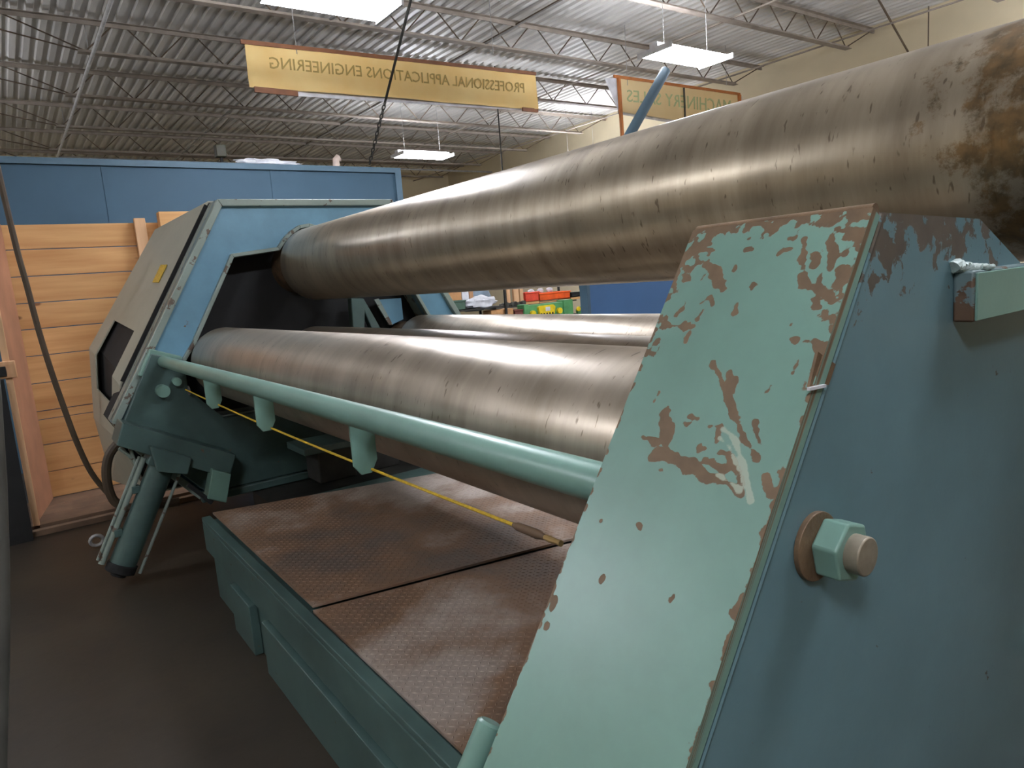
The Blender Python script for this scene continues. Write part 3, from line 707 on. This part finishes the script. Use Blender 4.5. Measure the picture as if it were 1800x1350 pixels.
# support pillar under the middle roll
obj('roll_support', MB().box(1.66, 1.94, 4.78, 5.05, -1.36, -1.12), M['dark'], mc, bevel=.012, label='dark block standing behind the checker plate')
obj('roll_support', MB().box(1.55, 2.02, 4.72, 5.10, -1.12, -1.07), M['paint_lower'], mc, bevel=.006, label='green plate on the dark block')
obj('roll_support', MB().box(2.05, 2.3, 4.8, 5.1, -1.36, -.80), M['dark'], mc, bevel=.012)

# ---- near housing
SL = .672                                     # lean of the side plate
T0 = (.978, .056)                             # top corner (X, Z)
def leanx(z): return T0[0]-(T0[1]-z)*SL
Y0, Y1 = .5, .80
fd = [(T0[0]+.035, T0[1]-.006), (1.345, .036), (1.54, -.052), (1.9, -.45), (3.2, -.45), (3.6, FL+.05), (leanx(-.95)+.03, FL+.05), (leanx(-.95)+.03, -.95)]
nh = obj('drop_end_housing', MB().prism(fd, Y0+.004, Y0+.03), M['paint_shaded'], mc, smooth=False, label='near mint green housing, its shade coloured in as blue-green')
obj('inner_plate', MB().prism([(fd[0][0], fd[0][1]), fd[1], fd[2], fd[3], fd[4], fd[5], fd[6], fd[7]], Y1-.03, Y1-.004), M['paint_shaded'], nh, smooth=False)
obj('top_plate', MB().plate([(T0[0]+.03, Y0+.03, T0[1]-.004), (1.345, Y0+.03, .036), (1.345, Y1-.03, .036), (T0[0]+.03, Y1-.03, T0[1]-.004)], (0, 0, -1), .02), M['paint_edge'], nh, smooth=False)
# worn side plate, dense so that the chipped paint follows the photograph
nrm = Vector((-1, 0, SL)).normalized(); lean_d = Vector((-SL, 0, -1)).normalized()
NS, NT, LEN, WID = 500, 132, 1.20, Y1-Y0+.008
P0 = Vector((T0[0], Y0-.004, T0[1]))
S = np.linspace(0, LEN, NS); T = np.linspace(0, WID, NT)
SG, TG = np.meshgrid(S, T, indexing='ij')
def to_st(x, y):
    w_ = Vector(onPlane(x, y, tuple(P0), tuple(nrm))); q = w_-P0; return q.dot(lean_d), q.y, w_.dot(Vector(RM[:, 2]))*-1
def seg_dist(strokes):
    best = np.full(SG.shape, -9.0)
    for st in strokes:
        pts_ = [(to_st(a[0], a[1]), a[2]) for a in st]
        if len(pts_) == 1: pts_ = pts_*2
        for (A1, w1), (B1, w2) in zip(pts_[:-1], pts_[1:]):
            ax, ay, da = A1; bx_, by_, db = B1; L2 = (bx_-ax)**2+(by_-ay)**2+1e-12
            t = np.clip(((SG-ax)*(bx_-ax)+(TG-ay)*(by_-ay))/L2, 0, 1)
            dd_ = np.hypot(SG-(ax+(bx_-ax)*t), (TG-(ay+(by_-ay)*t)))
            wpx = (w1*da+(w2*db-w1*da)*t)*1.12/FPX
            best = np.maximum(best, (wpx-dd_)/.004)
    return best
strokes = [
 [(1253,638,6),(1267,662,5),(1275,690,6),(1284,711,8),(1293,738,7),(1311,775,5),(1325,795,7),(1334,810,5)], [(1280,655,5),(1284,672,14),(1286,685,8)],
 [(1169,726,10),(1172,745,15),(1172,770,14)], [(1128,768,2),(1150,775,7),(1192,778,3)],
 [(1143,805,8),(1160,797,12),(1180,802,13),(1200,812,13),(1224,824,12),(1247,838,10),(1262,840,7),(1280,850,6),(1302,864,5)], [(1240,810,7),(1262,822,8),(1280,826,4)],
 [(1148,825,4),(1160,827,5)],[(1230,788,5),(1240,790,3)],
 [(1251,749,4),(1263,750,6),(1260,775,4)],[(1269,795,5),(1280,797,8),(1290,820,7),(1302,848,6)],
 [(1327,745,8),(1330,762,6),(1337,782,5)],[(1404,632,2),(1399,645,4),(1394,658,4)],[(1363,670,2),(1356,678,4),(1350,688,2)],
 [(1343,838,5),(1348,850,9),(1356,868,9),(1376,872,11),(1358,890,6)],[(1151,890,5),(1150,896,4)],[(1160,690,1),(1150,705,3)],
 [(1214,732,4),(1228,735,4)],[(1208,747,4),(1214,744,3)],
 [(1240,465,6),(1250,470,7),(1258,478,12),(1264,498,13),(1270,505,8)],[(1323,502,8),(1321,510,4)],[(1296,535,3),(1291,548,4)],[(1369,446,7),(1380,440,4),(1392,437,3)],
 [(1413,545,2),(1412,560,3)],[(1385,419,4),(1396,419,4)],[(1391,569,5)],[(1390,595,3),(1400,597,4)],[(1415,600,4),(1423,602,4)],[(1316,420,4)],[(1312,439,4),(1322,439,3)],
 [(1294,467,4),(1290,475,3)],[(1246,457,3),(1243,462,4)],[(1275,410,2),(1273,420,3)],
 [(1414,420,6),(1412,440,6),(1411,470,7)],[(1411,485,9),(1413,497,10),(1422,506,6),(1436,505,9),(1442,488,8)],[(1462,425,10),(1466,440,10),(1464,460,7),(1455,485,5)],[(1430,450,8),(1440,455,6),(1430,465,8)],
 [(1446,508,6),(1456,520,12),(1462,530,8)],[(1445,515,6),(1430,510,3)],[(1470,500,7),(1480,490,8)],[(1433,600,6),(1440,612,10)],[(1437,640,4)],
 [(1164,570,4),(1190,573,5),(1205,575,8),(1218,575,4)],[(1212,585,4),(1206,600,3)],[(1203,568,5)],[(1230,535,3),(1248,522,5),(1252,535,3)],[(1226,560,3),(1235,545,4)],
 [(1190,552,6),(1198,545,4)],[(1215,440,9),(1240,440,6),(1256,440,5)],[(1325,392,6),(1345,395,9),(1358,402,9)],[(1251,415,4),(1246,428,3)],
 [(1122,922,3),(1126,930,3)],[(1180,1055,5),(1183,1050,3)],[(1057,1018,4)],[(978,1052,6),(970,1068,5)],[(1055,915,2)],[(962,1100,6)],[(1208,1112,2)],
]
scr = [[(1268,755,3),(1280,758,4),(1291,772,5),(1298,790,5),(1304,812,6),(1312,845,6),(1322,880,5)],[(1265,770,3),(1280,785,4),(1292,810,3),(1305,845,3)],[(1258,832,3),(1280,845,3),(1300,860,4)]]
wear = seg_dist(strokes); scrape = seg_dist(scr)
nz = np.zeros(SG.shape); nz2 = np.zeros(SG.shape)
for i in range(NS):
    for j in range(NT):
        q = Vector((S[i]*52, T[j]*52, .3)); nz[i, j] = noise.fractal(q, .9, 2.1, 4)
        nz2[i, j] = noise.noise(Vector((S[i]*11, T[j]*11, 5)))
wr_ = np.clip(wear*.28+.5+nz*.42, 0, 1)
wr_ = np.where(wear < -1.6, 0, wr_)
top_e = np.clip(1-SG/.035, 0, 1); topz = np.clip(1-SG/.30, 0, 1)
e_near = np.clip(1-TG/(.013+.075*topz), 0, 1)            # outer (camera side) edge
e_far = np.clip(1-(WID-TG)/(.007+.085*topz), 0, 1)
edge = np.maximum.reduce([top_e*1.25, e_near*1.05, e_far*1.05])
ew = edge*.46+nz*.62+nz2*.22+.07*np.clip(1.3-SG/.22, 0, 1)
wr_ = np.maximum(wr_, np.clip(ew+.08, 0, 1)*(edge > .02))
sc_ = np.clip(scrape*.4+.5+nz*.5, 0, 1); sc_ = np.where(scrape < -1.2, 0, sc_)
front = [tuple(P0+lean_d*float(s)+Vector((0, float(t), 0))) for s in S for t in T]
fs = [(i*NT+j, i*NT+j+1, (i+1)*NT+j+1, (i+1)*NT+j) for i in range(NS-1) for j in range(NT-1)]
nb = len(front); th = nrm*-.022
back = [tuple(P0+lean_d*float(s)+Vector((0, float(t), 0))+th) for s in (0, LEN) for t in (0, WID)]
c00, c01, c10, c11 = 0, NT-1, (NS-1)*NT, NS*NT-1
bev = nb+4
fs += [(nb, nb+2, nb+3, nb+1)]
fs += [tuple([j for j in range(NT)])+(nb+1, nb), tuple([(NS-1)*NT+j for j in range(NT-1, -1, -1)])+(nb+2, nb+3)]
fs += [tuple([i*NT for i in range(NS-1, -1, -1)])+(nb, nb+2), tuple([i*NT+NT-1 for i in range(NS)])+(nb+3, nb+1)]
sp_ = obj('side_plate', MB().add(front+back, fs), M['paint_face'], nh, ang=30, label='chipped mint green sloping side plate')
wa = sp_.data.attributes.new('wear', 'FLOAT', 'POINT'); sa = sp_.data.attributes.new('scrape', 'FLOAT', 'POINT')
wa.data.foreach_set('value', np.concatenate([wr_.ravel(), np.full(4, .3)]).astype('f'))
sa.data.foreach_set('value', np.concatenate([sc_.ravel(), np.zeros(4)]).astype('f'))
obj('corner_bead', MB().tube([(T0[0]+.010, Y0-.002, T0[1]-.004), (T0[0]+.010, Y1, T0[1]-.004)], .010, 12), M['rust'], nh, label='rusty rounded top edge')
obj('weld_bead', MB().tube([(leanx(z)+.040, Y0+.003, z) for z in [T0[1]-.01-.03*i for i in range(24)]], .005, 8), M['paint_shaded'], nh)
q = onY(1437, 681, Y0)
obj('edge_chip', MB().bar(onY(1421, 684, Y0-.006), onY(1450, 678, Y0-.006), .004, .004), M['whitesheet'], nh, label='small cream strip on the edge')
obj('edge_lug', MB().plate([onY(x_, y_, Y0+.002) for x_, y_ in [(1433, 618), (1464, 640), (1452, 676), (1418, 680)]], (0, -1, 0), .004), M['rust'], nh, smooth=False)
# nut, washer, stud
ncx, ncz = .845, -.392
obj('washer', MB().cyl((.836, Y0+.004, -.388), (.836, Y0-.004, -.388), .0475, 48), M['rust'], nh, bevel=.001, label='rusty washer')
ncx, ncz = .857, -.393
hexn = MB(); ring = lambda y, r_: [(ncx+r_*math.cos(.757+math.pi/3*i), y, ncz+r_*math.sin(.757+math.pi/3*i)) for i in range(6)]
hexn.add(ring(Y0-.004, .0437)+ring(.4604, .0437), [tuple(range(6)), tuple(range(11, 5, -1))]+[(i, (i+1) % 6, (i+1) % 6+6, i+6) for i in range(6)])
nu = obj('hex_nut', hexn, M['paint'], nh, bevel=.003, seg=3, label='large painted hexagon nut')
nu.modifiers['bevel'].width = .0036
obj('stud_end', MB().cyl((ncx, Y0-.02, ncz), (ncx, .4405, ncz), .0262, 40), M['bolt'], nh, bevel=.002, label='rusty threaded stud end')
q = onY(1835, 1130, Y0)
obj('hex_nut', MB().tube([(q[0], Y0-.003, q[2]), (q[0], Y0-.028, q[2])], .037, 6), M['paint'], nh, bevel=.003)
# welded bracket at right
bx0 = 1.246
yy1 = bx0/(ray(1712, 510)[0]/ray(1712, 510)[1])
zt_ = onY(1712, 508, yy1)[2]; zb_ = onY(1706, 568, yy1)[2]
M['rusty_paint'] = paint('rust_showing_paint', srgb(104,124,126), .50, 16, rustcol=srgb(96,74,56))
br = obj('lifting_bracket', MB().box(bx0, 1.75, yy1, Y0+.004, zb_, -.046), M['rusty_paint'], nh, bevel=.004, label='welded bracket bar on the shaded face')
obj('bracket_front', MB().box(bx0+.004, 1.75, yy1-.004, yy1, zb_+.002, -.05), M['paint'], nh, bevel=.001)
wb = []
for i in range(26):
    t = i/25; wb.append((bx0-.010+.075*t+.002*math.sin(i*1.3), Y0-.001+(yy1-Y0)*min(1, t*1.05), -.043+.004*math.sin(i*2.1)*(1-t)+.004*(1-t)))
obj('weld_bead', MB().tube(wb, [.011*(1-i/34)+.002*math.sin(i*2.3) for i in range(len(wb))], 10), M['weld'], nh, label='lumpy pale painted weld')
# short tube beside the side plate, lower
g0, g1 = onY(863, 1268, .86), onY(800, 1420, .86)
dn = (Vector(g1)-Vector(g0)).normalized()
obj('guard_tube', MB().tube([g0, tuple(Vector(g0)+dn*.004), tuple(Vector(g0)+dn*.75)], [.016, .021, .021], 20), M['paint'], mc, label='pale round-topped tube beside the near housing')
obj('foot_frame', MB().box(leanx(-.95)+.03, .86, .55, .80, FL, FL+.3), M['paint_lower'], mc, bevel=.01)
# near-end vertical part of the side plate
obj('lower_side_plate', MB().box(leanx(-.93)-.01, leanx(-.93)+.02, Y0, Y1, FL, -.945), M['paint'], nh, smooth=False)

# ================================================================== BLUE BOOM AND PANEL AT THE RIGHT
bp = empty('blue_screen_panel', (7.2, 6.54, FL), 'bright blue upright panel seen between the rolls at right', 'panel')
a = onY(1034, 520, 6.5)
obj('body', MB().box(a[0], 9.4, 6.5, 6.58, FL, .25), M['blue_bright'], bp, smooth=False)
obj('corner_post', MB().box(a[0]-.05, a[0], 6.46, 6.60, FL, .25), M['blue_trim'], bp, smooth=False, bevel=.004, label='lighter blue corner post')
bm_ = empty('blue_boom', (6.9, 6.6, .25), 'slanting blue tube boom rising past the pale banner to the right-hand light', 'boom')
p0, p1 = onY(1105, 240, 6.6), onY(1170, 124, 6.6)
d_ = (Vector(p1)-Vector(p0)).normalized(); base_t = (Vector(p0).z-.25)/d_.z; bb = Vector(p0)-d_*base_t
obj('boom_tube', MB().cyl(bb, p1, .065, 20), M['blue_trim'], bm_)
obj('foot_plate', MB().box(bb.x-.15, bb.x+.15, 6.50, 6.70, .25, .27), M['blue_trim'], bm_, bevel=.004)

# ================================================================== STORED GOODS SEEN BETWEEN THE ROLLS
YS = 11.0
def zpx(y, x=900, Y=YS): return onY(x, y, Y)[2]
def bpx(x0, y0, x1, y1, Y=YS, dp=.4):
    a_, b2 = onY(x0, y1, Y), onY(x1, y0, Y); return MB().box(a_[0], b2[0], Y, Y+dp, min(a_[2], b2[2]) if False else onY((x0+x1)/2, y1, Y)[2], onY((x0+x1)/2, y0, Y)[2])
zs_low = onY(900, 566, YS)[2]
rk = empty('storage_rack', (8.2, 11.3, FL), 'steel storage rack of goods seen in the gap between the rolls', 'rack')
xl_, xr_ = onY(782, 540, YS)[0], onY(1031, 540, YS)[0]
z_up = onY(960, 530, YS+.2)[2]
for xx in (xl_, onY(886, 520, YS)[0], xr_):
    for yy in (YS-.05, YS+.85): obj('post', MB().box(xx-.02, xx+.02, yy, yy+.04, FL, .3), M['dark'], rk, smooth=False)
obj('shelf', MB().box(xl_, xr_, YS-.05, YS+.9, zs_low-.04, zs_low), M['dark'], rk, smooth=False)
xm = onY(886, 520, YS)[0]
z2 = onY(905, 541, YS)[2]
obj('shelf', MB().box(xm, xr_, YS+.30, YS+.9, z2-.01, z2+.02), M['grey'], rk, smooth=False)
z3 = onY(830, 543, YS)[2]
obj('shelf', MB().box(xl_, xm, YS-.02, YS+.9, z3-.03, z3), M['dark'], rk, smooth=False)
def thing_px(name, mat, label, cat, x0, y0, x1, zb2, Y, dp, group=None, bevel=.006, mb=None):
    X0, X1 = onY(x0, 530, Y)[0], onY(x1, 530, Y)[0]; zt2 = onY((x0+x1)/2, y0, Y)[2]
    m_ = mb(X0, X1, Y, Y+dp, zb2, zt2) if mb else MB().box(X0, X1, Y, Y+dp, zb2, zt2)
    o_ = obj(name, m_, mat, bevel=bevel, org=((X0+X1)/2, Y+dp/2, zb2+H)); return tag(o_, label, cat, group)
card = simple('brown_cardboard', srgb(196,146,96), .8); card2 = simple('tan_cardboard', srgb(178,134,96), .8)
def carton(*a, tape=True, **k):
    o_ = thing_px(*a, **k); return o_
def open_box(x0, x1, y0, y1, z0, z1):
    t = .02; m_ = MB().box(x0, x1, y0, y1, z0, z0+t).box(x0, x1, y0, y0+t, z0, z1).box(x0, x1, y1-t, y1, z0, z1).box(x0, x0+t, y0, y1, z0, z1).box(x1-t, x1, y0, y1, z0, z1)
    return m_.box(x0-.015, x1+.015, y0-.015, y0, z1-.03, z1)
def flap_box(x0, x1, y0, y1, z0, z1):
    return MB().box(x0, x1, y0, y1, z0, z1-.006).box(x0-.002, (x0+x1)/2-.003, y0, y1, z1-.006, z1).box((x0+x1)/2+.003, x1+.002, y0, y1, z1-.006, z1)
thing_px('cardboard_box', card, 'orange-brown carton at the left end of the rack', 'box', 790, 513, 812, z3, YS+.26, .16, mb=flap_box)
thing_px('white_box', M['whitesheet'], 'small white carton on the rack right of the orange-brown one', 'box', 813, 512, 825, z3, YS+.26, .16, mb=flap_box)
thing_px('cardboard_box', card2, 'narrow brown carton beside the small white carton', 'box', 826, 511, 833, z3, YS+.26, .16, mb=flap_box)
thing_px('green_case', simple('dark_green_case', srgb(70,98,80), .6), 'dark green case at the left front of the rack', 'case', 797, 528, 818, z3, YS, .2, mb=open_box)
o = obj('plastic_sheet', blob(onY(850, 535, YS)[0], YS+.12, z3+.10, .34, .13, .13, 5, 24, 10, .5), M['whitesheet'], org=(7.3, YS, z3+H)); tag(o, 'crumpled white plastic sheet heaped at the left of the rack', 'sheeting')
o = obj('wrapped_bundle', blob(onY(866, 525, YS)[0], YS+.66, z3+.17, .42, .16, .28, 9, 24, 12, .22), simple('grey_wrap', srgb(130,148,164), .35), org=(7.5, YS, z3+H)); tag(o, 'large grey-blue wrapped bundle behind the white plastic sheet', 'bundle')
thing_px('cardboard_box', card, 'wide flat carton on the lower shelf below the plastic sheet', 'box', 862, 544, 901, zs_low, YS+.02, .28, mb=flap_box)
thing_px('red_tool_box', simple('maroon_box', srgb(120,62,52), .6), 'small maroon box on the lower shelf left of the green machine', 'box', 903, 544, 919, zs_low, YS+.05, .2, mb=open_box)
for i, (a_, b2, l) in enumerate([(892, 898, 'leftmost of three short pine studs on the upper shelf'), (904, 913, 'middle of three short pine studs on the upper shelf'), (915, 921, 'rightmost of three short pine studs on the upper shelf')]):
    thing_px('pine_stud', M['pine_v'], l, 'timber', a_, 505, b2, z2+.02, YS+.38, .06, 'short pine studs')
for i, (a_, b2, l, m_) in enumerate([(924, 948, 'red plastic bin on the upper shelf', simple('red_plastic', srgb(226,74,52), .4)), (949, 1003, 'wide orange plastic bin on the upper shelf', simple('orange_plastic', srgb(244,92,30), .4))]):
    thing_px('plastic_bin', m_, l, 'bin', a_, 513, b2, onY(960, 528, YS+.35)[2], YS+.35, .35, mb=open_box)
    thing_px('plank_riser', M['pine'], 'pine plank under the '+l.split(' plastic')[0]+' bin', 'timber', a_, 528.3, b2, z2+.02, YS+.35, .35)
for (a_, b2, l) in [(926, 940, 'left small white bag on the bins'), (944, 955, 'middle small white bag on the bins'), (962, 970, 'right small white bag on the bins')]:
    X0 = onY((a_+b2)/2, 510, YS+.5)[0]; o = obj('white_bag', blob(X0, YS+.5, onY(950, 511, YS+.5)[2], .08, .06, .05, a_), M['whitesheet'], org=(X0, YS+.5, H)); tag(o, l, 'bag', 'white bags on the bins')
thing_px('black_box', M['black'], 'black box at the right end of the upper shelf', 'box', 1005, 513, 1022, onY(1010, 522, YS+.35)[2], YS+.35, .2, mb=open_box)
thing_px('wooden_pallet', M['pine'], 'pale pine pallet edge below the black box', 'pallet', 1004, 522, 1026, z2+.02, YS+.35, .4)
# two green machines with yellow guards
gm = empty('green_machine', (onY(965, 545, YS)[0], YS+.1, zs_low), 'green bench machine with a yellow front guard on the lower shelf', 'machine')
G = simple('machine_green', srgb(84,150,92), .45); Yw = simple('machine_yellow', srgb(236,206,30), .4)
X = lambda x_: onY(x_, 545, YS)[0]
Z = lambda y_: onY(965, y_, YS)[2]
obj('body', MB().box(X(931), X(993), YS+.04, YS+.24, zs_low, Z(533)), G, gm, bevel=.02)
obj('end_column', MB().box(X(922), X(930), YS, YS+.24, zs_low, Z(531)), G, gm, bevel=.01)
obj('end_column', MB().box(X(992), X(1008), YS, YS+.24, zs_low, Z(530)), G, gm, bevel=.01)
obj('yellow_guard', MB().prism([(X(948), Z(552)), (X(946), Z(538)), (X(950), Z(536)), (X(973), Z(536)), (X(976), Z(540)), (X(974), Z(552))], YS-.02, YS+.04), Yw, gm, bevel=.004)
obj('data_plate', MB().box(X(958), X(966), YS-.026, YS-.02, Z(546), Z(539)), M['white'], gm)
for a_ in (934, 981): obj('yellow_clamp', MB().cyl((X(a_+3), YS-.02, Z(548)), (X(a_+3), YS+.04, Z(548)), .06, 16), Yw, gm)
for i in range(5): obj('dark_slot', MB().box(X(949+i*5), X(951+i*5), YS-.03, YS-.02, Z(553), Z(549)), M['black'], gm)
gm2 = empty('belt_wheel', (X(1020), YS+.1, zs_low), 'small green wheel with yellow hub at the right end of the lower shelf', 'wheel')
obj('rim', MB().cyl((X(1021), YS, Z(553)), (X(1021), YS+.06, Z(553)), .09, 24), G, gm2); obj('hub', MB().cyl((X(1016), YS-.03, Z(549)), (X(1016), YS, Z(549)), .05, 16), Yw, gm2)
lp = obj('leaning_bar', MB().bar((onY(1027, 552, YS-.2)[0]+.1, YS-.2, FL), onY(1019, 500, YS-.2), .03, .03), M['dark'], org=(X(1024), YS-.2, 0)); tag(lp, 'thin dark bar leaning against the right end of the rack', 'bar')
gmm = empty('gear_part', (X(905), YS+.3, z2+.02), 'grey and black machine parts lying on the upper shelf beside the pine studs', 'machine part')
for i in range(9):
    cx_ = X(899+i*5); obj('casting', MB().cyl((cx_, YS+.31, z2+.06), (cx_, YS+.36, z2+.06), .03+.01*(i % 3), 10), M['dark' if i % 2 else 'grey'], gmm)
